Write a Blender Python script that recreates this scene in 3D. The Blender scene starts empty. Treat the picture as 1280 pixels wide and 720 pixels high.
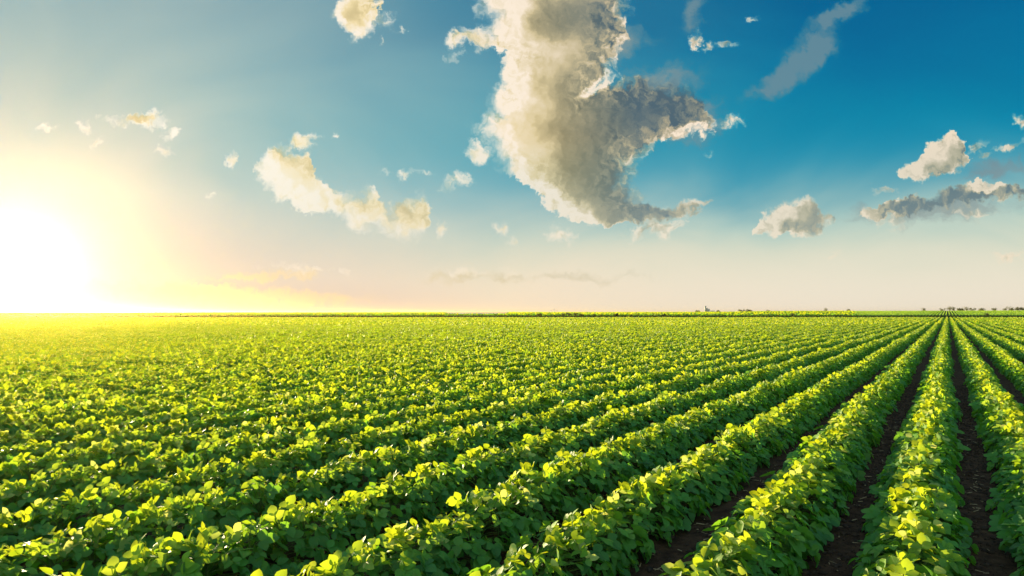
import bpy, math, random
import numpy as np
from mathutils import Vector, Matrix
R = math.radians
rng = np.random.default_rng(7); random.seed(7)
S = bpy.context.scene
COL = S.collection

# ------------------------------------------------------------------ camera, light, exposure
F = 853.33; CX, CY = 640.0, 360.0            # focal length and centre in photo pixels (1280x720)
H = 1.33
HOR = 391.0
PITCH = math.atan((HOR - CY) / F)
cam_d = bpy.data.cameras.new('camera'); cam = bpy.data.objects.new('camera', cam_d); COL.objects.link(cam)
cam_d.lens = 24; cam_d.sensor_width = 36; cam_d.clip_start = .05; cam_d.clip_end = 20000
cam.location = (0, 0, H); cam.rotation_euler = (R(90) + PITCH, 0, 0)
S.camera = cam
EXPO = 1.7
S.view_settings.view_transform = 'Standard'; S.view_settings.look = 'None'
S.view_settings.exposure = EXPO; S.view_settings.gamma = 1; S.view_settings.use_curve_mapping = False
S.render.engine = 'CYCLES'
S.cycles.use_denoising = True
S.cycles.max_bounces = 6; S.cycles.diffuse_bounces = 3; S.cycles.glossy_bounces = 2
S.cycles.transmission_bounces = 4; S.cycles.volume_bounces = 0; S.cycles.transparent_max_bounces = 8
S.cycles.sample_clamp_indirect = 4

def px_dir(x, y):
    """direction in the world of a point of the photograph"""
    v = Vector(((x - CX) / F, 1.0, -(y - CY) / F))
    v = Matrix.Rotation(PITCH, 3, 'X') @ v
    return v.normalized()
SUN_EL = R(5.2)
sd = px_dir(38, 320); SUN_AZ = math.atan2(sd.x, sd.y)         # measured from +Y towards +X
SUN = Vector((math.sin(SUN_AZ) * math.cos(SUN_EL), math.cos(SUN_AZ) * math.cos(SUN_EL), math.sin(SUN_EL)))
sl = bpy.data.lights.new('sun', 'SUN'); so = bpy.data.objects.new('sun', sl); COL.objects.link(so)
sl.energy = 5.0; sl.angle = R(.5); sl.color = (1.0, .80, .47)
so.rotation_euler = SUN.to_track_quat('Z', 'Y').to_euler(); so.location = (-30, 40, 20)

# ------------------------------------------------------------------ node helpers
class NT:
    def __init__(s, t): s.t = t
    def n(s, typ, **kw):
        nd = s.t.nodes.new(typ)
        for k, v in kw.items(): setattr(nd, k, v)
        return nd
    def set(s, sock, v):
        if isinstance(v, bpy.types.NodeSocket): s.t.links.new(v, sock)
        elif v is not None:
            if sock.type == 'RGBA' and len(v) == 3: v = (*v, 1)
            sock.default_value = v
    def m(s, op, a, b=None, c=None, clamp=False):
        nd = s.n('ShaderNodeMath', operation=op); nd.use_clamp = clamp
        for i, v in enumerate((a, b, c)):
            if v is not None: s.set(nd.inputs[i], v)
        return nd.outputs[0]
    def v(s, op, a, b=None, scale=None):
        nd = s.n('ShaderNodeVectorMath', operation=op); s.set(nd.inputs[0], a)
        if b is not None: s.set(nd.inputs[1], b)
        if scale is not None: s.set(nd.inputs['Scale'], scale)
        return nd.outputs['Value'] if op in ('DOT_PRODUCT', 'LENGTH', 'DISTANCE') else nd.outputs[0]
    def mix(s, f, a, b, blend='MIX'):
        nd = s.n('ShaderNodeMix', data_type='RGBA', blend_type=blend)
        s.set(nd.inputs['Factor'], f); s.set(nd.inputs[6], a); s.set(nd.inputs[7], b)
        return nd.outputs[2]
    def rng(s, x, a, b, c=0., d=1., smooth=False):
        nd = s.n('ShaderNodeMapRange', interpolation_type='SMOOTHSTEP' if smooth else 'LINEAR')
        s.set(nd.inputs[0], x)
        for i, q in enumerate((a, b, c, d)): s.set(nd.inputs[i + 1], q)
        return nd.outputs[0]
    def ramp(s, x, stops, interp='LINEAR'):
        nd = s.n('ShaderNodeValToRGB'); cr = nd.color_ramp; cr.interpolation = interp
        cr.elements[0].position, cr.elements[0].color = stops[0][0], (*stops[0][1], 1)
        cr.elements[1].position, cr.elements[1].color = stops[-1][0], (*stops[-1][1], 1)
        for p, c in stops[1:-1]:
            e = cr.elements.new(p); e.color = (*c, 1)
        s.set(nd.inputs[0], x); return nd.outputs[0]
    def noise(s, vec, scale, detail=3, rough=.5, dist=0., dim='3D', color=False, typ='FBM'):
        nd = s.n('ShaderNodeTexNoise', noise_dimensions=dim); nd.noise_type = typ
        if vec is not None: s.set(nd.inputs['Vector'], vec)
        nd.inputs['Scale'].default_value = scale; nd.inputs['Detail'].default_value = detail
        nd.inputs['Roughness'].default_value = rough; nd.inputs['Distortion'].default_value = dist
        return nd.outputs[1 if color else 0]
    def comb(s, x, y, z=0.):
        nd = s.n('ShaderNodeCombineXYZ')
        for i, q in enumerate((x, y, z)): s.set(nd.inputs[i], q)
        return nd.outputs[0]
    def sep(s, v):
        nd = s.n('ShaderNodeSeparateXYZ'); s.set(nd.inputs[0], v); return nd.outputs

# ------------------------------------------------------------------ the sky
def c8(r, g, b): return (r / 255, g / 255, b / 255)
def P_of(x, y):
    d = px_dir(x, y); return (F * d.x / d.y / 100, F * d.z / d.y / 100)     # sky chart: hundreds of pixels on the plane y = 1

# the larger clouds: outline along one axis of the sky: (position, low edge, high edge), softness of the edge
BANDS = [
 ('y', 52, [(-80,600,850),(-20,588,828),(0,582,802),(20,596,792),(38,598,784),(56,612,784),(68,630,782),(78,626,778),(88,616,772),(100,616,765),(120,604,765),(138,600,765),(153,588,800),(168,590,814),(184,603,810),(200,616,806),(216,632,800),(230,652,798),(246,668,812),(258,680,815),(268,690,805),(277,712,775),(284,738,736),(292,770,700)]),
 ('x', 40, [(715,150,140),(732,94,190),(770,97,205),(800,94,200),(830,94,182),(850,97,172),(870,104,168),(884,128,168),(896,150,167),(906,160,150),(912,180,130)]),
 ('x', 12, [(715,275,262),(740,254,282),(780,254,281),(820,254,280),(848,251,276),(876,246,268),(888,250,258),(895,260,245)]),
 ('x', 34, [(314,235,195),(321,196,230),(330,181,243),(345,174,251),(360,179,257),(372,187,260),(385,190,264),(392,214,268),(405,227,270),(420,232,274),(435,239,280),(445,237,286),(455,232,292),(468,231,295),(477,251,297),(485,258,298),(493,254,300),(503,244,301),(515,239,301),(528,238,297),(536,243,287),(541,262,262),(548,275,245)]),
 ('x', 17, [(1120,226,212),(1132,204,227),(1150,194,229),(1165,179,226),(1180,170,223),(1195,166,216),(1207,170,211),(1215,184,206),(1224,204,186)]),
 ('x', 13, [(1066,278,264),(1080,261,276),(1100,253,277),(1130,247,270),(1160,242,264),(1190,236,260),(1220,228,255),(1250,224,251),(1262,228,249),(1270,237,247),(1285,234,251),(1320,235,251),(1355,255,235)]),
 ('x', 17, [(936,294,276),(948,276,295),(965,260,298),(980,250,297),(1000,246,299),(1015,240,297),(1026,248,297),(1036,265,285),(1048,271,278),(1056,282,268)]),
 ('y', 24, [(-80,420,472),(0,414,468),(10,409,471),(20,408,475),(30,411,468),(42,423,466),(50,431,452),(57,438,444),(64,450,432)]),
]
# small puffs: x, y, rx, ry, turn, weight
PUFFS = [
 (597,48,36,15,5,.85),(572,50,20,14,0,.6),(570,68,16,8,30,.5),
 (597,193,16,21,0,.85),(572,227,22,15,10,.85),(745,107,32,8,30,.8),
 (915,154,24,10,5,.8),(703,292,30,14,0,.6),(816,287,46,15,5,.62),(740,285,24,9,0,.45),(628,287,9,7,0,.4),(646,297,8,7,0,.35),(885,191,8,4,10,.35),
 (551,287,11,11,0,.75),(379,178,17,12,0,.8),(420,172,9,4,10,.5),
 (508,216,28,5,5,.4),(173,150,36,14,0,.95),(103,159,14,9,0,.65),(58,160,20,6,0,.5),(121,175,10,9,30,.6),(214,171,9,10,-40,.5),(287,202,8,12,0,.6),(265,243,7,9,0,.45),(206,188,7,6,0,.4),
 (485,28,18,10,-25,.6),(503,37,10,9,0,.5),(480,48,8,6,-30,.5),
 (870,52,7,16,-15,.65),(886,57,9,8,20,.6),(908,54,14,8,0,.55),(940,25,9,4,0,.4),
 (1222,184,16,6,30,.45),(1234,196,10,6,10,.4),(1265,180,22,8,22,.65),(1277,152,13,8,0,.65),
 (1108,237,15,6,5,.6),(1122,279,26,8,0,.36),(1218,268,32,7,0,.4),
 (1043,321,20,9,0,.45),(1264,317,20,9,0,.52),(395,338,62,6,-4,.3),(595,342,62,8,0,.26),
]
# places where a cloud is thicker (+) or thinner (-) towards the sun
THICK = [(705,22,50,26,10,.8),(640,20,22,30,0,-.7),(760,40,30,40,20,.7),(700,110,40,30,0,.5),(825,122,70,40,0,2.3),(748,170,60,50,0,1.3),(745,228,66,34,-15,1.5),(640,175,34,24,0,.1),
 (615,180,26,40,20,-.7),(640,120,24,30,0,-.4),(862,160,24,8,0,-2.2),(745,105,30,8,30,-2),(700,262,34,12,-15,-1.4),(625,208,26,14,0,-.7),(345,190,16,16,0,1.3),(450,248,20,12,20,.7),(512,262,24,22,0,.9),(440,18,18,24,-30,1.3),(173,149,24,7,5,2.0),(1180,252,110,16,7,2.4),(1234,236,26,6,8,-2.4),(990,285,40,10,0,.7),(800,266,60,12,5,.9)]
# thin grey sheets of cloud
SHEETS = [(1240,215,50,12,15,.3),(330,345,90,6,4,.4),(1010,70,60,22,42,.8),(985,95,55,17,30,.7),(1050,18,50,15,28,.6),(866,14,14,34,-15,.45),(960,112,34,10,10,.45),(860,150,50,30,0,.5),(780,60,40,22,30,.4),
          (250,368,210,12,-2,.7),(620,348,130,7,0,.2),(1180,262,110,16,5,.35),(830,100,60,22,0,.35)]

def fgroup(name, build):
    g = bpy.data.node_groups.new(name, 'ShaderNodeTree')
    g.interface.new_socket('P', in_out='INPUT', socket_type='NodeSocketVector'); g.interface.new_socket('D', in_out='OUTPUT', socket_type='NodeSocketFloat')
    G = NT(g); o = build(G, G.n('NodeGroupInput').outputs[0]); G.set(G.n('NodeGroupOutput').inputs[0], o); return g
def ellipses(N, vec, items, union=True):
    """smooth union (or sum) of ellipses; each waits for the one before it, which keeps the shader's stack small"""
    acc = None
    for (x, y, rx, ry, rot, w) in items:
        px, py = P_of(x, y); src = vec; k = 1.12 if union else 1.5
        if acc is not None:
            ma = N.n('ShaderNodeVectorMath', operation='MULTIPLY_ADD'); N.set(ma.inputs[0], acc); ma.inputs[1].default_value = (1e-7,) * 3; N.set(ma.inputs[2], vec); src = ma.outputs[0]
        mp = N.n('ShaderNodeMapping', vector_type='TEXTURE'); N.set(mp.inputs[0], src)
        mp.inputs[1].default_value = (px, py, 0); mp.inputs[2].default_value = (0, 0, R(rot)); mp.inputs[3].default_value = (rx * k / 100, ry * k / 100, 1)
        if union:
            w = w + .14; q = N.m('MULTIPLY_ADD', N.v('LENGTH', mp.outputs[0]), -w, w); acc = q if acc is None else N.m('MAXIMUM', acc, q)
        else:
            q = N.rng(N.v('LENGTH', mp.outputs[0]), 0, 1, w, 0, True); acc = q if acc is None else N.m('ADD', acc, q)
    return acc
def bands(N, vec):
    sx, sy, _ = N.sep(vec); acc = None
    for ax, soft, st in BANDS:
        if ax == 'y': pos = [-P_of(640, p)[1] for p, a, b in st]; lo = [P_of(a, 391)[0] for p, a, b in st]; hi = [P_of(b, 391)[0] for p, a, b in st]; u = N.m('MULTIPLY', sy, -1.); v = sx
        else: pos = [P_of(p, 391)[0] for p, a, b in st]; lo = [-P_of(640, a)[1] for p, a, b in st]; hi = [-P_of(640, b)[1] for p, a, b in st]; u = sx; v = N.m('MULTIPLY', sy, -1.)
        p0, p1 = pos[0], pos[-1]
        nd = N.n('ShaderNodeValToRGB'); cr = nd.color_ramp; cr.interpolation = 'LINEAR'
        cr.elements[0].position = 0; cr.elements[1].position = 1
        for q in pos[1:-1]: cr.elements.new((q - p0) / (p1 - p0))
        for e, a, b in zip(cr.elements, lo, hi): e.color = (a + 10, b + 10, 0, 1)
        N.set(nd.inputs[0], N.rng(u, p0, p1)); c = N.n('ShaderNodeSeparateColor'); N.set(c.inputs[0], nd.outputs[0])
        vv = N.m('ADD', v, 10.)
        d = N.m('MINIMUM', N.m('SUBTRACT', vv, c.outputs[0]), N.m('SUBTRACT', c.outputs[1], vv))
        d = N.m('MINIMUM', N.m('MULTIPLY', d, 100 / soft), 1.25)
        acc = d if acc is None else N.m('SMOOTH_MAX', acc, d, .25)
    return acc

w = bpy.data.worlds.new('World'); S.world = w; w.use_nodes = True
w.cycles.sampling_method = 'MANUAL'; w.cycles.sample_map_resolution = 256
wt = w.node_tree; wt.nodes.clear(); N = NT(wt)
tc = N.n('ShaderNodeTexCoord').outputs['Generated']
dvec = N.v('NORMALIZE', tc); dx, dy, dz = N.sep(dvec)
ady = N.m('MAXIMUM', N.m('ABSOLUTE', dy), .12)
P = N.comb(N.m('MULTIPLY', N.m('DIVIDE', dx, ady), F / 100), N.m('MULTIPLY', N.m('DIVIDE', dz, ady), F / 100), 0)
el = N.m('DIVIDE', N.m('ARCSINE', dz), math.pi / 2)                     # 0 horizon .. 1 zenith
GL = px_dir(18, 336)
ang = N.m('DIVIDE', N.m('ARCCOSINE', N.v('DOT_PRODUCT', dvec, tuple(GL))), math.pi)
# elevations of sample heights (right-hand side of the photo, x = 1150)
def elp(y, x=1100): return math.asin(px_dir(x, y).z) / (math.pi / 2)
streak = N.noise(N.v('MULTIPLY', P, (.25, .5, 1)), 1.1, 4, .5, .6, '2D')
elw = N.m('ADD', el, N.m('MULTIPLY', N.m('SUBTRACT', streak, .5), .05))
base = N.ramp(elw, [(0, c8(240,228,210)), (elp(350), c8(236,228,206)), (elp(310), c8(218,220,198)), (elp(275), c8(172,203,194)), (elp(240), c8(124,174,182)),
                    (elp(200), c8(38,142,174)), (elp(150), c8(0,128,165)), (elp(80), c8(0,112,156)), (elp(0), c8(0,98,146)), (.55, c8(0,72,124)), (1, c8(4,56,104))], 'B_SPLINE')
angw = N.m('ADD', ang, N.m('MULTIPLY', N.m('SUBTRACT', streak, .5), .07))
wq = N.ramp(angw, [(0, (1,)*3), (.04, (.97,)*3), (.065, (.84,)*3), (.09, (.74,)*3), (.12, (.65,)*3), (.16, (.55,)*3), (.21, (.38,)*3), (.28, (.13,)*3), (.35, (0,)*3)], 'B_SPLINE')
up_w = [(.10, c8(222,220,204)), (.2, c8(222,217,198)), (.45, c8(204,206,188)), (1, c8(160,200,190))]
warm = N.mix(N.rng(ang, .05, .20), N.ramp(el, [(0, c8(130,120,155)), (.03, c8(190,182,186))] + up_w), N.ramp(el, [(0, c8(250,216,178)), (.03, c8(248,222,190))] + up_w))   # the air below adds its own gold near the sun
sky = N.mix(wq, base, warm)
# clouds
wn = N.noise(P, 3.2, 4, .62, 0, '2D', True); wn2 = N.noise(P, 14, 3, .6, 0, '2D', True)
warp = N.v('ADD', N.v('SCALE', N.v('SUBTRACT', wn, (.5, .5, .5)), scale=.34), N.v('SCALE', N.v('SUBTRACT', wn2, (.5, .5, .5)), scale=.06))
Pw = N.v('MULTIPLY', N.v('ADD', P, warp), (1, 1, 0))
Sp = (*P_of(34, 318), 0)
tos = N.v('NORMALIZE', N.v('SUBTRACT', Sp, P))
def call(g, vec):
    nd = N.n('ShaderNodeGroup'); nd.node_tree = g; N.set(nd.inputs[0], vec); return nd.outputs[0]
gb = fgroup('cloud_outlines', bands); gp = fgroup('cloud_puffs', lambda G, v: ellipses(G, v, PUFFS)); gs_ = fgroup('cloud_sheets', lambda G, v: ellipses(G, v, SHEETS)); gt = fgroup('cloud_thickness', lambda G, v: ellipses(G, v, THICK, False))
def puffs(vec):
    a = N.noise(vec, 2.4, 6, .56, 0, '2D')
    vo = N.n('ShaderNodeTexVoronoi', feature='F1', voronoi_dimensions='2D'); N.set(vo.inputs['Vector'], vec); vo.inputs['Scale'].default_value = 5.5
    vo.inputs['Detail'].default_value = 2.5; vo.inputs['Roughness'].default_value = .6; pass
    b = N.m('SUBTRACT', .45, vo.outputs['Distance'])
    return N.m('ADD', N.m('MULTIPLY', N.m('SUBTRACT', a, .5), 1.0), N.m('MULTIPLY', b, .42))
pf0 = puffs(Pw); pf1 = puffs(N.v('ADD', Pw, N.v('SCALE', tos, scale=.07)))
away = N.rng(ang, .11, .24)                                              # farther from the sun the shaded side is cooler
shade_c = N.ramp(ang, [(.11, c8(214,194,138)), (.185, c8(180,164,116)), (.225, c8(136,126,92)), (.265, c8(80,102,114))])
mid_c = N.ramp(ang, [(.11, c8(248,230,184)), (.2, c8(236,214,158)), (.27, c8(176,166,138))])
lit_c = N.mix(N.rng(ang, .08, .36), c8(255,248,232), c8(250,226,198))
lowf = N.rng(el, .02, .16, .55, 0); low_c = N.mix(.3, sky, c8(252,228,196))
sn = N.m('MULTIPLY', N.m('SUBTRACT', N.noise(N.v('MULTIPLY', Pw, (1, 1.6, 1)), 2.2, 6, .62, 0, '2D'), .5), .9)
sheet_c = N.mix(N.rng(ang, .04, .3), c8(252,220,160), c8(112,140,152))
sheet_c = N.mix(N.rng(el, 0, .12, .75, 0), sheet_c, c8(250,222,176))
relief = N.m('MULTIPLY', N.m('SUBTRACT', pf0, pf1), .8)
broad = N.noise(N.v('ADD', P, (3.3, 1.7, 0)), 1.5, 3, .5, .5, '2D')
softn = N.rng(N.noise(P, 1.1, 2, .5, 0, '2D'), .36, .64, .2, .75)
glow = N.ramp(ang, [(0, (1,)*3), (.014, (.6,)*3), (.022, (.24,)*3), (.035, (.07,)*3), (.055, (.02,)*3), (.08, (0,)*3)], 'B_SPLINE')
glow_c = N.mix(1., glow, (1.2, 1.25, 1.3), 'MULTIPLY')
unseen_fill = N.m('MAXIMUM', N.rng(dy, .1, -.5), N.m('MULTIPLY', N.rng(dz, .55, .9), .6)); skyk = N.m('MULTIPLY', N.m('MULTIPLY_ADD', unseen_fill, 1.6, 1.), 2 ** -EXPO)   # unseen sky behind and overhead brightened and paled, added fill for shaded leaves
def background(colour):
    gm = N.n('ShaderNodeGamma'); N.set(gm.inputs[0], N.mix(N.m('MULTIPLY', unseen_fill, .6), colour, c8(240,226,202))); gm.inputs[1].default_value = 2.2      # display values -> light
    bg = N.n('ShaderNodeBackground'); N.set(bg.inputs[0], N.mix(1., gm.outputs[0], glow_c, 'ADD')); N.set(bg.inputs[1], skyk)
    return bg.outputs[0]
B0 = call(gb, Pw); Q0 = call(gp, Pw); B1 = call(gb, N.v('ADD', Pw, N.v('SCALE', tos, scale=.30)))
Q0 = N.m('ADD', Q0, N.m('MULTIPLY_ADD', pf0, .6, -.08)); D0 = N.m('MAXIMUM', B0, Q0); D1 = N.m('MAXIMUM', B1, N.m('MULTIPLY', Q0, .7)); TK = call(gt, Pw)
col = N.mix(N.rng(N.m('ADD', call(gs_, Pw), sn), -.05, .5, 0, .85, True), sky, sheet_c)
den = N.m('ADD', N.m('ADD', D0, .14), N.m('MULTIPLY', pf0, .62))
alpha = N.m('MAXIMUM', N.rng(N.m('ADD', N.m('ADD', B0, .14), N.m('MULTIPLY', pf0, .62)), .0, softn, 0, 1, True), N.rng(N.m('MULTIPLY_ADD', pf0, .5, N.m('ADD', Q0, .24)), 0, .72, 0, .96, True))
thick = N.m('MAXIMUM', N.m('ADD', N.m('ADD', N.m('MULTIPLY', D1, .62), TK), N.m('MULTIPLY_ADD', broad, 1.4, -.74)), 0.)
lit = N.m('POWER', 2.718, N.m('MULTIPLY', thick, -1.15))                   # sun reaching this bit of cloud through the bits before it
edge = N.rng(D0, .15, 1.2, 1.5, .2)
lit = N.m('ADD', N.m('MULTIPLY_ADD', relief, edge, N.m('MULTIPLY', lit, .84)), N.rng(den, 0, .35, .2, 0), clamp=True)
cc = N.mix(N.rng(lit, 0, .42, 0, 1), shade_c, mid_c)
cc = N.mix(N.rng(lit, .40, .85, 0, 1), cc, lit_c)
cc = N.mix(lowf, cc, low_c)                                              # low clouds pale in the air
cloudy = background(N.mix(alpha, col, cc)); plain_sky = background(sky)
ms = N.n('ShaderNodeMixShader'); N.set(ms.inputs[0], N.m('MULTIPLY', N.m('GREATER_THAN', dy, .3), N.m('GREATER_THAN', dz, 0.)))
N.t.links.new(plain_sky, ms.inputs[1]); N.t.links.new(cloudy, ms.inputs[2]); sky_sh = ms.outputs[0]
nish = N.n('ShaderNodeTexSky', sky_type='NISHITA'); nish.sun_disc = False
nish.sun_elevation = SUN_EL; nish.sun_rotation = SUN_AZ; nish.air_density = 1; nish.dust_density = 1; nish.ozone_density = 3
bn = N.n('ShaderNodeBackground'); N.set(bn.inputs[0], nish.outputs[0]); bn.inputs[1].default_value = .05
msh = N.n('ShaderNodeMixShader'); msh.inputs[0].default_value = .985
N.t.links.new(bn.outputs[0], msh.inputs[1]); N.t.links.new(sky_sh, msh.inputs[2])
N.t.links.new(msh.outputs[0], N.n('ShaderNodeOutputWorld').inputs[0])

# ------------------------------------------------------------------ object helpers
def mesh(name, V, faces, mat, parent=None, smooth=False, uv=None, col=None):
    """faces: list of (array k x n) blocks, or a list of tuples"""
    V = np.asarray(V, np.float32).reshape(-1, 3)
    me = bpy.data.meshes.new(name)
    if faces and not isinstance(faces[0], np.ndarray):
        faces_b = {}
        for f in faces: faces_b.setdefault(len(f), []).append(f)
        faces = [np.array(v) for v in faces_b.values()]
    loops = np.concatenate([f.reshape(-1) for f in faces]).astype(np.int32)
    sizes = np.concatenate([np.full(len(f), f.shape[1]) for f in faces])
    starts = np.concatenate([[0], np.cumsum(sizes)[:-1]]).astype(np.int32)
    me.vertices.add(len(V)); me.vertices.foreach_set('co', V.reshape(-1))
    me.loops.add(len(loops)); me.loops.foreach_set('vertex_index', loops)
    me.polygons.add(len(sizes)); me.polygons.foreach_set('loop_start', starts)
    if smooth: me.polygons.foreach_set('use_smooth', np.ones(len(sizes), bool))
    me.update(calc_edges=True)
    if uv is not None:
        l = me.uv_layers.new(name='UVMap'); l.data.foreach_set('uv', np.asarray(uv, np.float32)[loops].reshape(-1))
    if col is not None:
        a = me.color_attributes.new('tone', 'FLOAT_COLOR', 'POINT'); a.data.foreach_set('color', np.asarray(col, np.float32).reshape(-1))
    me.materials.append(mat)
    o = bpy.data.objects.new(name, me); COL.objects.link(o)
    if parent: o.parent = parent
    return o
def empty(name, loc, rz=0):
    o = bpy.data.objects.new(name, None); COL.objects.link(o); o.location = loc; o.rotation_euler = (0, 0, rz); o.empty_display_size = .2; return o
def tag(o, label, cat, group=None):
    o['label'] = label; o['category'] = cat
    if group: o['group'] = group
    return o
def mat(name):
    m = bpy.data.materials.new(name); m.use_nodes = True; m.node_tree.nodes.clear(); return m, NT(m.node_tree)
def out(N, s): N.t.links.new(s, N.n('ShaderNodeOutputMaterial').inputs[0])

# ------------------------------------------------------------------ materials
def leaf_material(name='soybean_leaf', veins=True, dark=False):
    m, N = mat(name)
    at = N.n('ShaderNodeAttribute', attribute_name='tone'); r = N.sep(at.outputs['Vector'])
    tone, young_lit, yel = r[0], r[1], r[2]
    oi = N.n('ShaderNodeObjectInfo').outputs['Random']
    geo = N.n('ShaderNodeNewGeometry')
    patch = N.noise(geo.outputs['Position'], .35, 3, .6)
    c = N.mix(young_lit, (.048, .190, .060), (.185, .305, .018))
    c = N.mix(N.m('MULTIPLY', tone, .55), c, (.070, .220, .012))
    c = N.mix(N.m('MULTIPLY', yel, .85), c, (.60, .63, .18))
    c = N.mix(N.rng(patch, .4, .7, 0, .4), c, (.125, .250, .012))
    t = N.mix(young_lit, (.17, .47, .020), (.64, .68, .014))
    t = N.mix(N.m('MULTIPLY', yel, .85), t, (.85, .78, .22))
    if dark: c = N.mix(tone, (.022, .042, .014), (.050, .080, .022)); t = (.05, .08, .012)
    if veins:
        u = N.sep(N.n('ShaderNodeUVMap').outputs[0])
        au = N.m('ABSOLUTE', N.m('SUBTRACT', u[0], .5))
        mid = N.rng(au, .0, .035, 1, 0)
        side = N.m('ABSOLUTE', N.m('SUBTRACT', N.m('FRACT', N.m('MULTIPLY', N.m('SUBTRACT', u[1], N.m('MULTIPLY', au, .75)), 6.)), .5))
        vv = N.m('MAXIMUM', mid, N.m('MULTIPLY', N.rng(side, .0, .09, 1, 0), .5))
        c = N.mix(N.m('MULTIPLY', vv, .35), c, (.16, .30, .05))
        blot = N.noise(N.v('ADD', N.n('ShaderNodeTexCoord').outputs['Object'], N.comb(oi, oi, oi)), 38, 3, .6)
        c = N.mix(N.rng(blot, .45, .75, 0, .3), c, (.07, .17, .012))
        bp = N.n('ShaderNodeBump'); bp.inputs['Strength'].default_value = .35; bp.inputs['Distance'].default_value = .004
        N.set(bp.inputs['Height'], N.m('ADD', N.m('MULTIPLY', vv, -1), N.m('MULTIPLY', blot, .8)))
    hs = N.n('ShaderNodeHueSaturation'); hs.inputs['Saturation'].default_value = 1.0
    N.set(hs.inputs['Value'], N.rng(tone, 0, 1, .72, 1.3)); N.set(hs.inputs['Color'], c)
    p = N.n('ShaderNodeBsdfPrincipled'); N.set(p.inputs['Base Color'], hs.outputs[0]); p.inputs['Roughness'].default_value = .55
    p.inputs['Specular IOR Level'].default_value = .24
    tr = N.n('ShaderNodeBsdfTranslucent'); N.set(tr.inputs[0], t)
    if veins: N.t.links.new(bp.outputs[0], p.inputs['Normal'])
    mx = N.n('ShaderNodeMixShader'); mx.inputs[0].default_value = .42
    N.t.links.new(p.outputs[0], mx.inputs[1]); N.t.links.new(tr.outputs[0], mx.inputs[2]); out(N, mx.outputs[0])
    return m
def plain(name, c1, c2, scale=8, rough=.8, bump=.0, bscale=30, bdist=.02, detail=5):
    m, N = mat(name); g = N.n('ShaderNodeNewGeometry').outputs['Position']
    c = N.mix(N.rng(N.noise(g, scale, detail, .6), .3, .7), c1, c2)
    p = N.n('ShaderNodeBsdfPrincipled'); N.set(p.inputs['Base Color'], c); p.inputs['Roughness'].default_value = rough
    p.inputs['Specular IOR Level'].default_value = .2
    if bump:
        b = N.n('ShaderNodeBump'); b.inputs['Strength'].default_value = bump; b.inputs['Distance'].default_value = bdist
        N.set(b.inputs['Height'], N.noise(g, bscale, 6, .65)); N.t.links.new(b.outputs[0], p.inputs['Normal'])
    out(N, p.outputs[0]); return m
M_LEAF = leaf_material(); M_LEAF_FAR = leaf_material('soybean_leaf_small', False)
M_STEM = plain('green_stem', (.07, .13, .025), (.14, .19, .05), 40, .9)
M_CLOD = plain('soil_clod', (.022, .013, .009), (.055, .034, .022), 20, .95, .6, 90, .004)
M_STRAW = plain('dry_straw', (.22, .15, .08), (.38, .28, .16), 30, .8)
M_TREE = leaf_material('tree_leaf', False, True)
M_TREE_FAR = leaf_material('far_tree_leaf_hazed', False, True)  # paler copy of the tree leaf, distance haze painted into its colour
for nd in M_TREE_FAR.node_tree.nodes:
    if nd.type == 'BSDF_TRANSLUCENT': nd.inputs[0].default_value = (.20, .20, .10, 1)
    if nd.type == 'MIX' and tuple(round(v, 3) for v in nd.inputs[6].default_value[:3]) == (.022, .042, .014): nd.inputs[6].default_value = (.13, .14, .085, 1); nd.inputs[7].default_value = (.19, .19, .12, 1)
M_BARK = plain('bark', (.06, .045, .03), (.11, .085, .06), 6, .9)
M_CONC = plain('pale_concrete', (.34, .33, .30), (.44, .42, .38), 1, .8)
M_ROOF = plain('grey_metal_sheet', (.22, .23, .24), (.32, .33, .34), 1, .5)

# ------------------------------------------------------------------ the lie of the land
TH = math.atan((1184 - CX) / F)                     # the rows run this far to the right of +Y
ROW = np.array([math.sin(TH), math.cos(TH)]); ACR = np.array([math.cos(TH), -math.sin(TH)])
S0, SP = -.180, .70                                 # first row's offset from the camera and the spacing
EDGE = 158.0                                        # the field ends here
def sstep(a, b, x):
    t = np.clip((x - a) / (b - a), 0, 1); return t * t * (3 - 2 * t)
def ground_z(x, y):
    x = np.asarray(x, float); y = np.asarray(y, float)
    px = CX + F * x / np.maximum(y, 1)
    up = np.interp(px, [400, 640, 800, 900, 960, 1060, 1300, 1500], [-.1, .5, .6, .9, 1.9, 2.3, 3.0, 3.0])
    top = H + up * np.maximum(y, 320) / F - .35
    near = .62 * sstep(EDGE + 8, EDGE + 9.2, y) * (1 - sstep(EDGE + 12, 330, y))
    z = top * sstep(EDGE + 6, 330, y) ** .8 + near
    z = z + .012 * np.sin(x * .31) * np.sin(y * .23) * (y < 150)
    return z
def axis(fine, far, n, grow=1.18):
    a = [0.]; st = fine
    while a[-1] < far:
        a.append(a[-1] + st)
        if len(a) > n: st *= grow
    return np.array(a)
ya = axis(2.0, 2400, 100, 1.12); ya = np.sort(np.concatenate([ya, EDGE + np.array([7.9, 8.2, 8.5, 8.8, 9.1, 9.4])])); ya = np.concatenate([[-100, -50, -20, -8], ya])
xa = axis(4.0, 2400, 14, 1.12); xa = np.concatenate([-xa[:0:-1], xa])
gx, gy = np.meshgrid(xa, ya); gz = ground_z(gx, gy)
nx, ny = len(xa), len(ya)
idx = np.arange(nx * ny).reshape(ny, nx)
gf = np.stack([idx[:-1, :-1], idx[:-1, 1:], idx[1:, 1:], idx[1:, :-1]], -1).reshape(-1, 4)
m, N = mat('field_ground'); g = N.n('ShaderNodeNewGeometry').outputs['Position']; gs = N.sep(g)
soil = N.mix(N.rng(N.noise(g, 9, 7, .7), .35, .7), (.022, .011, .006), (.095, .050, .027))
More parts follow.
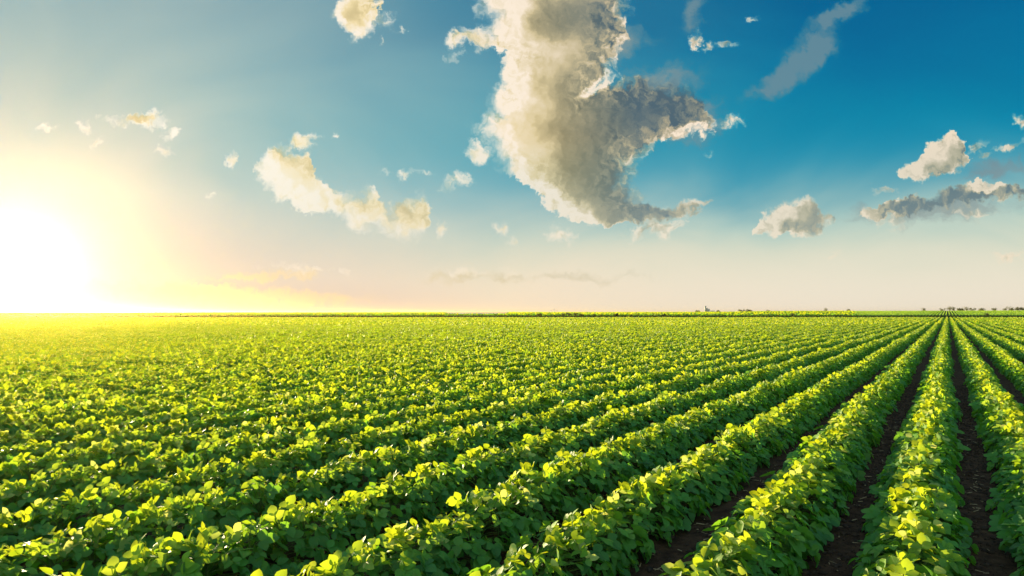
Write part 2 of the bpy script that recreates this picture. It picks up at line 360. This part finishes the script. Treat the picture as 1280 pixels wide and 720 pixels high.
soil = N.mix(N.rng(N.noise(g, 60, 3, .6), .62, .75, 0, .6), soil, (.15, .10, .065))
cropc = N.mix(N.noise(N.v('MULTIPLY', g, (.012, .05, 1)), 1, 4, .6), (.05, .115, .010), (.11, .175, .012))
cropc = N.mix(N.rng(N.noise(g, 1.3, 3, .7), .35, .7), (.030, .07, .008), cropc)
cropc = N.mix(N.rng(gs[1], 330, 345), (.020, .034, .007), cropc)
k = N.rng(gs[1], EDGE + 9.6, EDGE + 12)
shaded_grass = N.mix(N.noise(g, .8, 3, .6), (.012, .028, .006), (.028, .055, .010))  # green darkened so the bank's shaded face is painted into its colour
k2 = N.rng(gs[1], EDGE - 1, EDGE + 1)
cc_ = N.mix(k2, soil, shaded_grass); cc_ = N.mix(k, cc_, cropc)
p = N.n('ShaderNodeBsdfPrincipled'); N.set(p.inputs['Base Color'], cc_); p.inputs['Roughness'].default_value = .95; p.inputs['Specular IOR Level'].default_value = .1
b = N.n('ShaderNodeBump'); b.inputs['Strength'].default_value = .9; b.inputs['Distance'].default_value = .035
N.set(b.inputs['Height'], N.noise(g, 14, 8, .7)); N.t.links.new(b.outputs[0], p.inputs['Normal']); out(N, p.outputs[0])
ground = mesh('ground', np.stack([gx, gy, gz], -1), [gf], m, smooth=True); ground['kind'] = 'structure'

# ------------------------------------------------------------------ leaves
def norm(a): return a / np.maximum(np.linalg.norm(a, axis=-1, keepdims=True), 1e-9)
LV = [(0, 0), (.10, .0), (.33, .0), (.60, .0), (.84, .0), (1, 0)]
OUTL = {0: ([0, .12, .34, .62, .86, 1.], [.36, .88, 1., .86, .48]), }
def leaflets(Pb, T, Nn, L, W, lod, fold=.25, droop=.25):
    """many leaflets at once: Pb base, T tip direction, Nn normal. Returns V, faces, uv, idx-of-leaflet per vertex"""
    n = len(Pb); T = norm(T); B = norm(np.cross(T, Nn)); Nn = np.cross(B, T)
    if lod == 0:
        tv = [0, .2, .45, .72, 1.]; sv = [(.07, .42), (.28, .92), (.52, .96), (.78, .60)]
    else:
        tv = [0, 1.]; sv = [(.26, .88), (.70, .82)]
    pts, uvs = [], []
    for t in tv: pts.append((t, 0)); uvs.append((.5, t))
    for sgn in (-1, 1):
        for t, ww in sv: pts.append((t, sgn * ww)); uvs.append((.5 + sgn * ww * .5, t))
    pts = np.array(pts); t = pts[:, 0][None, :, None]; s = pts[:, 1][None, :, None]
    Lx = np.asarray(L).reshape(-1, 1, 1); Wx = np.asarray(W).reshape(-1, 1, 1) * .5
    fo = np.broadcast_to(np.asarray(fold), (n,)).reshape(-1, 1, 1); dr = np.broadcast_to(np.asarray(droop), (n,)).reshape(-1, 1, 1)
    V = Pb[:, None] + T[:, None] * (t * Lx) + B[:, None] * (s * Wx) + Nn[:, None] * (np.abs(s) * Wx * fo - t * t * Lx * dr)
    k = len(pts); off = (np.arange(n) * k)[:, None]
    if lod == 0:
        m_ = len(tv); F4, F3 = [], []
        for a in (0, 1):
            q = [m_ + a * 4 + i for i in range(4)]
            fl = [(0, q[0], q[1], 1), (1, q[1], q[2], 2), (2, q[2], q[3], 3), ]
            t3 = [(3, q[3], 4)]
            if a: fl = [f[::-1] for f in fl]; t3 = [f[::-1] for f in t3]
            F4 += fl; F3 += t3
        faces = [(off[:, None] + np.array(F4)[None]).reshape(-1, 4), (off[:, None] + np.array(F3)[None]).reshape(-1, 3)]
    else:
        F4 = [(0, 2, 3, 1), (1, 5, 4, 0)]
        faces = [(off[:, None] + np.array(F4)[None]).reshape(-1, 4)]
    return V.reshape(-1, 3), faces, np.tile(np.array(uvs), (n, 1)), np.repeat(np.arange(n), k)

HX, HY, HZ = .222, .13, .255        # half width across the row, half length along it, height of a plant
def canopy(n, r, hx=HX, hy=HY, hz=HZ):
    """n leaf positions (trifoliate centres) with outward directions on and inside a bush of this size; x across the row"""
    a = r.uniform(-.25, math.pi + .25, n)                # angle round the section, 0 = right, pi/2 = top
    rad = 1 - .55 * r.random(n) ** 2.2
    rad = rad * (1 + .06 * r.standard_normal(n))
    ex = np.sign(np.cos(a)) * np.abs(np.cos(a)) ** 1.5; ez = np.abs(np.sin(a)) ** 1.05 * np.sign(np.sin(a))
    lift = .045
    x = ex * hx * rad; z = lift + (hz - lift) * np.clip(ez, -.05, 2) * rad
    y = r.uniform(-1, 1, n) * hy
    o = np.stack([np.cos(a) * .9, r.normal(0, .35, n), np.sin(a) + .25], -1)
    return np.stack([x, y, z], -1), norm(o), rad
def bush_leaves(n, r, lod, size=.061, **kw):
    C, O, rad = canopy(n, r, **kw)
    hz = kw.get('hz', HZ)
    hrel = np.clip(C[:, 2] / hz, 0, 1.2)
    up = np.array([0, 0, 1.])
    top = np.clip((hrel - .66) / .28, 0, 1)
    # leaf blade normal: outward and up, top leaves tilt freely (some stand on edge)
    Nn = norm(O * (1 - .5 * top)[:, None] + up * .45 + r.normal(0, 1, (n, 3)) * (np.array([.32, .32, .32]) + top[:, None] * np.array([.75, .75, .2])))
    rd = norm(np.stack([C[:, 0], r.normal(0, .12, n), -.03 + .30 * top * r.random(n)], -1) + r.normal(0, .05, (n, 3)))
    T = rd - Nn * np.sum(rd * Nn, -1, keepdims=True); T = norm(T + r.normal(0, .3, (n, 3)) - up * .1)
    T = norm(T - Nn * np.sum(T * Nn, -1, keepdims=True))
    sz = size * r.uniform(.62, 1.25, n) * (1 - .22 * top)
    tone = r.random(n); young_lit = np.clip(.05 + .9 * np.clip((hrel - .6) / .4, 0, 1) ** 1.2 + r.normal(0, .12, n), 0, 1)  # upper leaves younger and paler; colour split deepened to mimic sunlit crests
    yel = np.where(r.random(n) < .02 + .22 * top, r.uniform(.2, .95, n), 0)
    B = np.cross(T, Nn)
    bases, Ts, Ns, Ls, Ws, cols = [], [], [], [], [], []
    for k, (ang_, sc) in enumerate(((0, 1.05), (1.25, .92), (-1.25, .92))):
        j = ang_ + r.normal(0, .14, n)
        Tk = T * np.cos(j)[:, None] + B * np.sin(j)[:, None]
        Nk = norm(Nn + r.normal(0, .2, (n, 3)) + (B * (-np.sign(ang_) * .25) if k else 0))
        Tk = norm(Tk - Nk * np.sum(Tk * Nk, -1, keepdims=True))
        bases.append(C + T * (sz * (.28 if k == 0 else .04))[:, None]); Ts.append(Tk); Ns.append(Nk)
        Ls.append(sz * sc); Ws.append(sz * sc * r.uniform(.72, .95, n))
        cols.append(np.stack([np.clip(tone + r.normal(0, .12, n), 0, 1), young_lit, yel, np.ones(n)], -1))
    for q in range(3):
        ky = r.random(n); cols[q][:, 2] = np.where(ky < .35, cols[q][:, 2], cols[q][:, 2] * .15)
    V, Fc, uv, li = leaflets(np.concatenate(bases), np.concatenate(Ts), np.concatenate(Ns), np.concatenate(Ls), np.concatenate(Ws), lod,
                             r.uniform(.05, .45, 3 * n), r.uniform(.0, .35, 3 * n))
    return V, Fc, uv, np.concatenate(cols)[li], C, T

def tube(V, Fc, p0, p1, p2, r0, r1, seg=4, n=3):
    """curved thin tube through a quadratic bend"""
    base = sum(len(v) for v in V)
    for i in range(n + 1):
        t = i / n; c = (1 - t) ** 2 * p0 + 2 * t * (1 - t) * p1 + t * t * p2
        d = norm((1 - t) * (p1 - p0) + t * (p2 - p1)); u = norm(np.cross(d, [.3, .9, .2])); v = np.cross(d, u)
        rr = r0 + (r1 - r0) * t
        V.append(np.array([c + rr * (math.cos(q) * u + math.sin(q) * v) for q in np.arange(seg) * 2 * math.pi / seg]))
    for i in range(n):
        for q in range(seg):
            a = base + i * seg + q; b_ = base + i * seg + (q + 1) % seg
            Fc.append((a, b_, b_ + seg, a + seg))

# nine individual plants to copy from
VAR = []
for k in range(12):
    r = np.random.default_rng(100 + k)
    hz = HZ * r.uniform(.93, 1.08); hx = HX * r.uniform(.88, 1.08)
    V, Fc, uv, col, C, T = bush_leaves(62, r, 0, hz=hz, hx=hx)
    # a few shoots that stand above the rest
    SV, SF = [], []
    lean = r.normal(0, .03, 2)
    topp = np.array([lean[0], lean[1], hz * .86])
    tube(SV, SF, np.array([0, 0, -.02]), np.array([0, 0, hz * .45]), topp, .0048, .0022, 5, 4)
    for c, tt in zip(C, T):
        h0 = np.clip(c[2] * r.uniform(.35, .7), .03, hz * .8); s0 = np.array([0, 0, h0]) + np.array([*lean, 0]) * h0 / hz
        mid = (s0 + c) / 2 + np.array([0, 0, .03])
        tube(SV, SF, s0, mid, c + tt * .004, .0017, .0011, 3, 3)
    VAR.append((V, Fc, uv, col, np.concatenate(SV), SF))

# every plant position of the field near the camera
def rows_positions(dmax, dmin=0, step=.20, xmarg=1.5, back=-2.5):
    res = []
    kmin, kmax = int(-(dmax * 1.6) / SP) - 2, int(dmax * .6 / SP) + 3
    for k in range(kmin, kmax + 1):
        s = S0 + k * SP; r = np.random.default_rng(5000 + k)
        tmax = dmax * 1.7 + 4
        t = np.arange(-6, tmax, step); t = t + r.normal(0, step * .12, len(t))
        wob = .018 * np.sin(t * .7 + k * 2.1) + .012 * np.sin(t * 1.9 + k)
        x = ACR[0] * (s + wob) + ROW[0] * t; y = ACR[1] * (s + wob) + ROW[1] * t
        keep = (y < dmax) & (y >= dmin) & (np.abs(x) < .76 * np.maximum(y, 0) + xmarg) & (y > back) & (y < EDGE)
        keep &= np.hypot(x, y) > .0
        res.append(np.stack([x[keep], y[keep], np.full(keep.sum(), k), r.random(keep.sum())], -1))
    return np.concatenate(res)

near = rows_positions(26, -2.5, .20, 3.0)
def vigour(x, y): return .98 + .03 * np.sin(x * .9 + y * .37) + .025 * np.sin(y * 1.3 - x * .55 + 1) + .015 * np.sin(x * 2.3 + y * 1.7)
# which of them show largest in the frame
cy = np.maximum(near[:, 1], .05)
pxx = CX + F * near[:, 0] / cy; half = F * .3 / cy
ptop = HOR + F * (H - .42) / cy
inside = (near[:, 1] > .9) & (pxx + half > 4) & (pxx - half < 1276) & (ptop < 716)
order = np.argsort(np.where(inside, near[:, 1], 1e9))
first = order[:300]; rest = np.delete(np.arange(len(near)), first)
ORD = ['', 'first', 'second', 'third', 'fourth', 'fifth', 'sixth', 'seventh', 'eighth', 'ninth', 'tenth', 'eleventh', 'twelfth', 'thirteenth', 'fourteenth', 'fifteenth', 'sixteenth', 'seventeenth', 'eighteenth', 'nineteenth', 'twentieth']
def row_label(k):
    if k == 0: return 'yellow-tipped green soybean plant in the row between the two bare soil furrows at lower right'
    if k == 1: return 'green soybean plant in the row right of the right-hand bare soil furrow'
    if k > 1: return f'green soybean plant in the {ORD[k]} row right of the right-hand soil furrow'[:90].replace('  ', ' ')
    if k == -1: return 'green soybean plant in the row just left of the left-hand bare soil furrow'
    return f'leafy green soybean plant in the {ORD[min(-k, 20)]} row left of the left-hand bare soil furrow'
protos = []
for k, (V, Fc, uv, col, sv, sf) in enumerate(VAR):
    e = empty('soybean_plant', (0, 0, 0))
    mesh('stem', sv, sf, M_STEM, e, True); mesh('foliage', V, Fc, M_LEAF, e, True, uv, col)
    protos.append([e, False])
for j, i in enumerate(first):
    x, y, k, rr = near[i]; v = int(rr * 9973) % len(VAR)
    pr = protos[v]
    if not pr[1]: e = pr[0]; pr[1] = True
    else:
        e = pr[0].copy(); COL.objects.link(e)
        for ch in pr[0].children:
            c = ch.copy(); COL.objects.link(c); c.parent = e
    sc = 1 + .16 * (((rr * 7919) % 1) - .5)
    e.location = (x, y, float(ground_z(x, y))); e.scale = (sc, sc, sc * float(vigour(x, y)) * (1 + .12 * (((rr * 577) % 1) - .5)))
    e.rotation_euler = (0, 0, -TH + (math.pi if (rr * 131) % 1 > .5 else 0) + .5 * (((rr * 311) % 1) - .5))
    tag(e, row_label(int(k)), 'soybean plant', 'soybean plants of the nearest rows')
for e, used in protos:
    if not used:
        for ch in list(e.children): bpy.data.objects.remove(ch)
        bpy.data.objects.remove(e)

# ------------------------------------------------------------------ the rest of the crop: one object
VV, FF4, FF3, CC, UU = [], [], [], [], []; NV = 0
def add_block(V, Fc, col, uv):
    global NV
    VV.append(V.astype(np.float32)); CC.append(col.astype(np.float32)); UU.append(uv.astype(np.float32))
    for f in Fc: (FF4 if f.shape[1] == 4 else FF3).append(f + NV)
    NV += len(V)
def place(pos, libs, r, scale=1.):
    """put copies of the library bushes at all positions"""
    pick = r.integers(0, len(libs), len(pos))
    for v, (V, Fc, uv, col) in enumerate(libs):
        Q = pos[pick == v]; n = len(Q)
        if not n: continue
        a = -TH + np.where(r.random(n) > .5, math.pi, 0) + r.uniform(-.22, .22, n)
        sc = r.uniform(.9, 1.1, n) * scale
        c, s = np.cos(a) * sc, np.sin(a) * sc
        X = V[None, :, 0] * c[:, None] - V[None, :, 1] * s[:, None] + Q[:, 0:1]
        Y = V[None, :, 0] * s[:, None] + V[None, :, 1] * c[:, None] + Q[:, 1:2]
        Z = V[None, :, 2] * (sc * r.uniform(.94, 1.08, n) * vigour(Q[:, 0], Q[:, 1]))[:, None] + ground_z(Q[:, 0], Q[:, 1])[:, None]
        W = np.stack([X, Y, Z], -1).reshape(-1, 3)
        off = (np.arange(n) * len(V))[:, None, None]
        add_block(W, [(f[None] + off).reshape(-1, f.shape[1]) for f in Fc], np.tile(col, (n, 1)), np.tile(uv, (n, 1)))
r = np.random.default_rng(77)
full = [(V, Fc, uv, col) for (V, Fc, uv, col, _, _) in VAR]
lib1 = [bush_leaves(56, np.random.default_rng(200 + i), 1, hx=.205)[:4] for i in range(10)]
lib2 = [bush_leaves(24, np.random.default_rng(300 + i), 1, size=.088, hx=.185)[:4] for i in range(10)]
lib3 = [bush_leaves(11, np.random.default_rng(400 + i), 1, size=.16, hy=.30, hx=.17)[:4] for i in range(10)]
lib4 = [bush_leaves(10, np.random.default_rng(500 + i), 1, size=.20, hy=.5, hx=.15)[:4] for i in range(10)]
near_rest = near[rest]
place(near_rest[near_rest[:, 1] < 9], full, r)
place(near_rest[near_rest[:, 1] >= 9], lib1, r)
place(rows_positions(60, 26, .22, 2), lib2, r)
place(rows_positions(105, 60, .5, 2), lib3, r)
place(rows_positions(EDGE, 105, .9, 2), lib4, r)
def merged(name, r_label):
    global VV, FF4, FF3, CC, UU, NV
    faces = [np.concatenate(FF4)] + ([np.concatenate(FF3)] if FF3 else [])
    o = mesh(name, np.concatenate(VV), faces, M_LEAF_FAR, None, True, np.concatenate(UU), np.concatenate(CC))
    VV, FF4, FF3, CC, UU, NV = [], [], [], [], [], 0
    o['kind'] = 'stuff'; o['label'] = r_label; o['category'] = 'crop'
    return o
merged('soybean_crop', 'endless green soybean rows filling the field behind the nearest plants')

# the next field, on the rise beyond the gap
res = []
for k in range(-160, 90):
    rr_ = np.random.default_rng(9000 + k + 500)
    sN = S0 + 30 + k * SP; t = np.arange(120, 420, .8)
    x = ACR[0] * sN + ROW[0] * t; y = ACR[1] * sN + ROW[1] * t
    pxs = CX + F * x / y
    keep = (y > EDGE + 10.5) & (y < 335) & (pxs > 1068 - (y - EDGE - 9) * 0.0) & (pxs < 1330)
    res.append(np.stack([x[keep], y[keep]], -1))
lib6 = []
for i in range(10):
    V, Fc, uv, col = bush_leaves(6, np.random.default_rng(700 + i), 1, size=.13, hx=.05, hy=.5)[:4]; col[:, 1] *= .45; lib6.append((V, Fc, uv, col))
place(np.concatenate(res), lib6, r, 1.0)
for_right = None
merged('far_crop', 'darker green crop rows on the rise beyond the field edge at right')

lib5 = [bush_leaves(4, np.random.default_rng(600 + i), 1, size=.42, hx=.6, hy=.7, hz=.24)[:4] for i in range(10)]
gxs, gys = np.meshgrid(np.arange(-300, 150, 1.3), np.arange(EDGE + 11.5, 345, 1.6))
gxs = gxs + r.uniform(-.6, .6, gxs.shape); gys = gys + r.uniform(-.7, .7, gys.shape); pxs = CX + F * gxs / gys
keep = (pxs > -60) & (pxs < 1068) & ~((pxs > 557) & (pxs < 636) & (gys > 190))
place(np.stack([gxs[keep], gys[keep]], -1), lib5, r, 1.)
merged('distant_crop', 'pale green crop in the next field along the left and middle of the horizon')

# ------------------------------------------------------------------ clods and straw on the soil
r = np.random.default_rng(5)
def clod(V, Fc, p, s, r):
    b0 = len(V)
    d = norm(r.normal(0, 1, (6, 3)) * .25 + np.array([[1, 0, 0], [-1, 0, 0], [0, 1, 0], [0, -1, 0], [0, 0, 1], [0, 0, -1]]))
    rad = s * r.uniform(.6, 1.2, 6)
    for i in range(6): V.append(p + d[i] * rad[i] * np.array([1, 1, .7]))
    for a, b_, c in ((0, 2, 4), (2, 1, 4), (1, 3, 4), (3, 0, 4), (2, 0, 5), (1, 2, 5), (3, 1, 5), (0, 3, 5)): Fc.append((b0 + a, b0 + b_, b0 + c))
V, Fc = [], []
for k in (-3, -2, -1, 0, 1):
    sN = S0 + (k + .5) * SP
    for _ in range(3000 if k in (-1, 0) else 900):
        t = 1 + r.random() ** 1.6 * 14; q = sN + r.normal(0, .12)
        x = ACR[0] * q + ROW[0] * t; y = ACR[1] * q + ROW[1] * t
        clod(V, Fc, np.array([x, y, float(ground_z(x, y)) + .002]), .005 + .028 * r.random() ** 3.2, r)
o = mesh('soil_clods', V, Fc, M_CLOD); o['kind'] = 'stuff'; o['label'] = 'small dark clods of soil lying in the bare furrows'; o['category'] = 'soil'
V, Fc = [], []
for k in (-2, -1, 0, 1):
    sN = S0 + (k + .5) * SP
    for _ in range(170):
        t = 1 + r.random() * 9; q = sN + r.normal(0, .12); a = r.uniform(0, 6.3); L = r.uniform(.01, .055); wd = r.uniform(.0012, .0045)
        c = np.array([ACR[0] * q + ROW[0] * t, ACR[1] * q + ROW[1] * t, 0]); c[2] = float(ground_z(c[0], c[1])) + .008
        d = np.array([math.cos(a), math.sin(a), r.normal(0, .15)]) * L / 2; u = np.array([-math.sin(a), math.cos(a), 0]) * wd; h = np.array([0, 0, wd])
        b0 = len(V); V += [c - d - u, c - d + u, c + d + u, c + d - u, c - d * .9 + h, c + d * .9 + h]
        Fc += [(b0, b0 + 3, b0 + 2, b0 + 1), (b0, b0 + 4, b0 + 5, b0 + 3), (b0 + 1, b0 + 2, b0 + 5, b0 + 4), (b0, b0 + 1, b0 + 4), (b0 + 3, b0 + 5, b0 + 2)]
o = mesh('straw_bits', V, Fc, M_STRAW); o['kind'] = 'stuff'; o['label'] = 'bits of dry straw and leaf litter on the dark soil'; o['category'] = 'litter'

# ------------------------------------------------------------------ things on the horizon
def at_px(x, y_dist): return ((x - CX) / F * y_dist, y_dist)
def leafy(px, Y, wpx, hpx, name, label, cat, group, trunk=.25, seed=0):
    x, y = at_px(px, Y); z = float(ground_z(x, y)) - .1
    wm, hm = wpx * Y / F, hpx * Y / F; r = np.random.default_rng(seed)
    e = empty(name, (x, y, z)); tag(e, label, cat, group)
    th = hm * trunk
    SV, SF = [], []
    tube(SV, SF, np.array([0, 0, -.3]), np.array([0, 0, hm * .4]), np.array([wm * .05, 0, hm * .75]), wm * .035 + .03, wm * .015, 6, 4)
    for _ in range(4):
        q = r.uniform(0, 6.3); tube(SV, SF, np.array([0, 0, hm * .25]), np.array([math.cos(q) * wm * .15, math.sin(q) * wm * .15, hm * .45]), np.array([math.cos(q) * wm * .33, math.sin(q) * wm * .33, hm * .7]), wm * .018 + .02, wm * .006, 5, 3)
    mesh('trunk' if cat == 'tree' else 'stem', np.concatenate(SV), SF, M_BARK, e, True)
    nb = 7; cen = np.stack([r.uniform(-.33, .33, nb) * wm, r.uniform(-.3, .3, nb) * wm, th + (hm - th) * r.uniform(.12, .75, nb)], -1); rad = r.uniform(.2, .34, nb) * min(wm, (hm - th) * 1.2)
    n = 420; kk = r.integers(0, nb, n); d = norm(r.normal(0, 1, (n, 3)))
    C = cen[kk] + d * (rad[kk] * r.random(n) ** .35)[:, None] * np.array([1.25, 1.1, .9]); C[:, 2] = np.clip(C[:, 2], th * .8, hm)
    s = max(wm, hm) * .07
    V, Fc, uv, li = leaflets(C, r.normal(0, 1, (n, 3)), norm(d + r.normal(0, .5, (n, 3))), r.uniform(.6, 1.4, n) * s, r.uniform(.5, 1, n) * s, 1)
    col = np.stack([r.random(n), r.uniform(0, .35, n), np.zeros(n), np.ones(n)], -1)[li]
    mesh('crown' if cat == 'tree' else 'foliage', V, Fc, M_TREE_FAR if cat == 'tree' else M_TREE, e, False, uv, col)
    return e
BG = 'dark bushes along the far field edge'
bush = [(674, 9, 4.5, 'small dark bush at the left end of the distant bush line'), (704, 7, 4, 'left bush of the dense dark cluster on the far field edge'), (711, 9, 4.5, 'second bush from the left in the dense far cluster'),
        (719, 8, 4.2, 'middle-right bush of the dense far cluster'), (727, 8, 3.6, 'right bush of the dense far cluster on the field edge'), (736, 4, 3, 'tiny round bush just right of the far cluster'),
        (743, 4.5, 3.6, 'small upright dark bush between tiny far bushes'), (751, 4, 2.6, 'tiny low bush right of the small upright one'), (770, 9, 3.8, 'wide low bush standing alone right of the far cluster'),
        (788, 5, 2.4, 'faint low bush between the wide bush and the paired bushes'), (816, 4, 3.6, 'left of two small bushes below the grain elevator'), (829, 9, 3.2, 'right and wider of two small bushes below the grain elevator'),
        (990, 6, 4.5, 'lone dark bush on the boundary line of the raised field'), (1233, 8, 4.5, 'pale green bush at the foot of the far crop rows')]
for i, (px, wp, hp, lb) in enumerate(bush):
    leafy(px, EDGE + 9.8, wp, hp, 'bush', lb, 'bush', BG, .02, 40 + i)
TG = 'hazy trees on the horizon'
tree = [(1154, 5, 5.5, 'lone round tree leftmost of the horizon trees'), (1178, 6, 4, 'low tree just left of where the rows vanish'), (1187, 7, 6.5, 'tallest round tree above the vanishing rows'), (1192, 3, 6, 'thin tree at the right shoulder of the tallest tree'),
        (1200, 10, 4, 'low broad tree right of the vanishing rows'), (1208, 6, 6, 'rounded tree in the middle of the horizon trees'), (1216, 7, 4.2, 'small tree next to the middle rounded one'), (1226, 8, 4.8, 'wide tree right of the middle of the horizon trees'),
        (1244, 7, 3.8, 'faint low tree in the gap before the rightmost group'), (1256, 5, 5.4, 'upright tree starting the rightmost group'), (1264, 8, 5.2, 'broad tree inside the rightmost group'), (1271, 8, 5, 'tree second from the right edge'), (1279, 9, 4.6, 'tree at the right edge of the picture'),
        (926, 8, 3.4, 'low tree left in the faint clump right of the elevator'), (935, 9, 3.8, 'low tree right in the faint clump beside the elevator'), (898, 7, 3.2, 'faint low tree just right of the elevator base'), (872, 7, 3.4, 'faint low tree just left of the elevator base'),
        (960, 5, 3.2, 'tiny distant tree above the left of the raised field'), (1033, 5, 5.0, 'tiny distant tree above the bend of the field boundary'), (1060, 5, 3.5, 'tiny distant tree above the corner of the raised field')]
for i, (px, wp, hp, lb) in enumerate(tree):
    # base height on the crest line, so only the upper crown shows above the far rise
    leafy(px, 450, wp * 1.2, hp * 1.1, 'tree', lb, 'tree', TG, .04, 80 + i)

def box(V, Fc, x0, x1, y0, y1, z0, z1):
    b0 = len(V); V += [(x, y, z) for z in (z0, z1) for y in (y0, y1) for x in (x0, x1)]
    Fc += [tuple(b0 + i for i in f) for f in ((0, 2, 3, 1), (4, 5, 7, 6), (0, 1, 5, 4), (2, 6, 7, 3), (0, 4, 6, 2), (1, 3, 7, 5))]
def cyl(V, Fc, cx, cy_, r0, z0, z1, cone=0, n=16):
    b0 = len(V)
    for z in (z0, z1):
        for i in range(n): a = i * 2 * math.pi / n; V.append((cx + r0 * math.cos(a), cy_ + r0 * math.sin(a), z))
    V.append((cx, cy_, z1 + cone))
    for i in range(n):
        j = (i + 1) % n; Fc.append((b0 + i, b0 + j, b0 + n + j, b0 + n + i)); Fc.append((b0 + n + i, b0 + n + j, b0 + 2 * n))
# grain elevator with its silos
x, y = at_px(882, 500); gz0 = float(ground_z(x, y))
e = empty('grain_elevator', (x, y, gz0)); tag(e, 'hazy grey grain elevator tower with silos on the horizon', 'grain elevator'); e.scale = (.56, .56, .56)
V, Fc = [], []; box(V, Fc, -1.3, .6, -1, 1, 0, 8.3); mesh('tower', V, Fc, M_CONC, e)
V, Fc = [], []; box(V, Fc, -1.5, .8, -1.2, 1.2, 8.3, 8.7); mesh('roof', V, Fc, M_ROOF, e)
for q, h_ in ((2.0, 5.6), (4.3, 4.6)):
    V, Fc = [], []; cyl(V, Fc, q, 0, 1.1, 0, h_, .7); mesh('silo', V, Fc, M_ROOF, e)
V, Fc = [], []; box(V, Fc, 5.8, 11, -2, 2, 0, 2.6); mesh('annex', V, Fc, M_CONC, e)
# small cluster of masts on the low mound
for i, (px, h_, lb) in enumerate(((689, 3.2, 'thin short mast leftmost of three above the low mound'), (692.5, 4.6, 'tallest of three thin masts above the low mound'), (696, 3.4, 'thin short mast rightmost of three above the low mound'))):
    x, y = at_px(px, 450); e = empty('mast', (x, y, float(ground_z(x, y)) )); e.scale = (.56, .56, .56); tag(e, lb, 'mast', 'masts above the low mound')
    V, Fc = [], []; cyl(V, Fc, 0, 0, .28, 0, h_, .3, 8); mesh('pole', V, Fc, M_ROOF, e)
    V, Fc = [], []; box(V, Fc, -.8, .8, -.1, .1, h_ * .82, h_ * .82 + .2); mesh('crossarm', V, Fc, M_ROOF, e)
x0, y0 = at_px(562, 290); x1, _ = at_px(634, 290)
# pale bare strip of ground
n = 24; V = []
for i in range(n + 1):
    q = x0 + (x1 - x0) * i / n; tap = math.sin(math.pi * min(1, max(0, i / n)) ) ** .5
    for yy in (275 - 45 * tap, 290 + 48 * tap): V.append((q, yy, float(ground_z(q, yy)) + .05))
o = mesh('path', V, [np.array([(2 * i, 2 * i + 2, 2 * i + 3, 2 * i + 1) for i in range(n)])], plain('pale_dry_ground', (.55, .50, .40), (.66, .60, .50), .2)); o['kind'] = 'structure'

# ------------------------------------------------------------------ the air
m, N = mat('air'); pv = N.n('ShaderNodeVolumePrincipled')
pv.inputs['Color'].default_value = (1, .72, .22, 1); pv.inputs['Density'].default_value = .00017; pv.inputs['Anisotropy'].default_value = .86
N.t.links.new(pv.outputs[0], N.n('ShaderNodeOutputMaterial').inputs['Volume'])
V, Fc = [], []; box(V, Fc, -2600, 2600, -120, 2600, -2.5, 6.9)
hz_ = mesh('haze', V, Fc, m); hz_['kind'] = 'stuff'; hz_['label'] = 'thin golden evening air over the field'; hz_['category'] = 'haze'
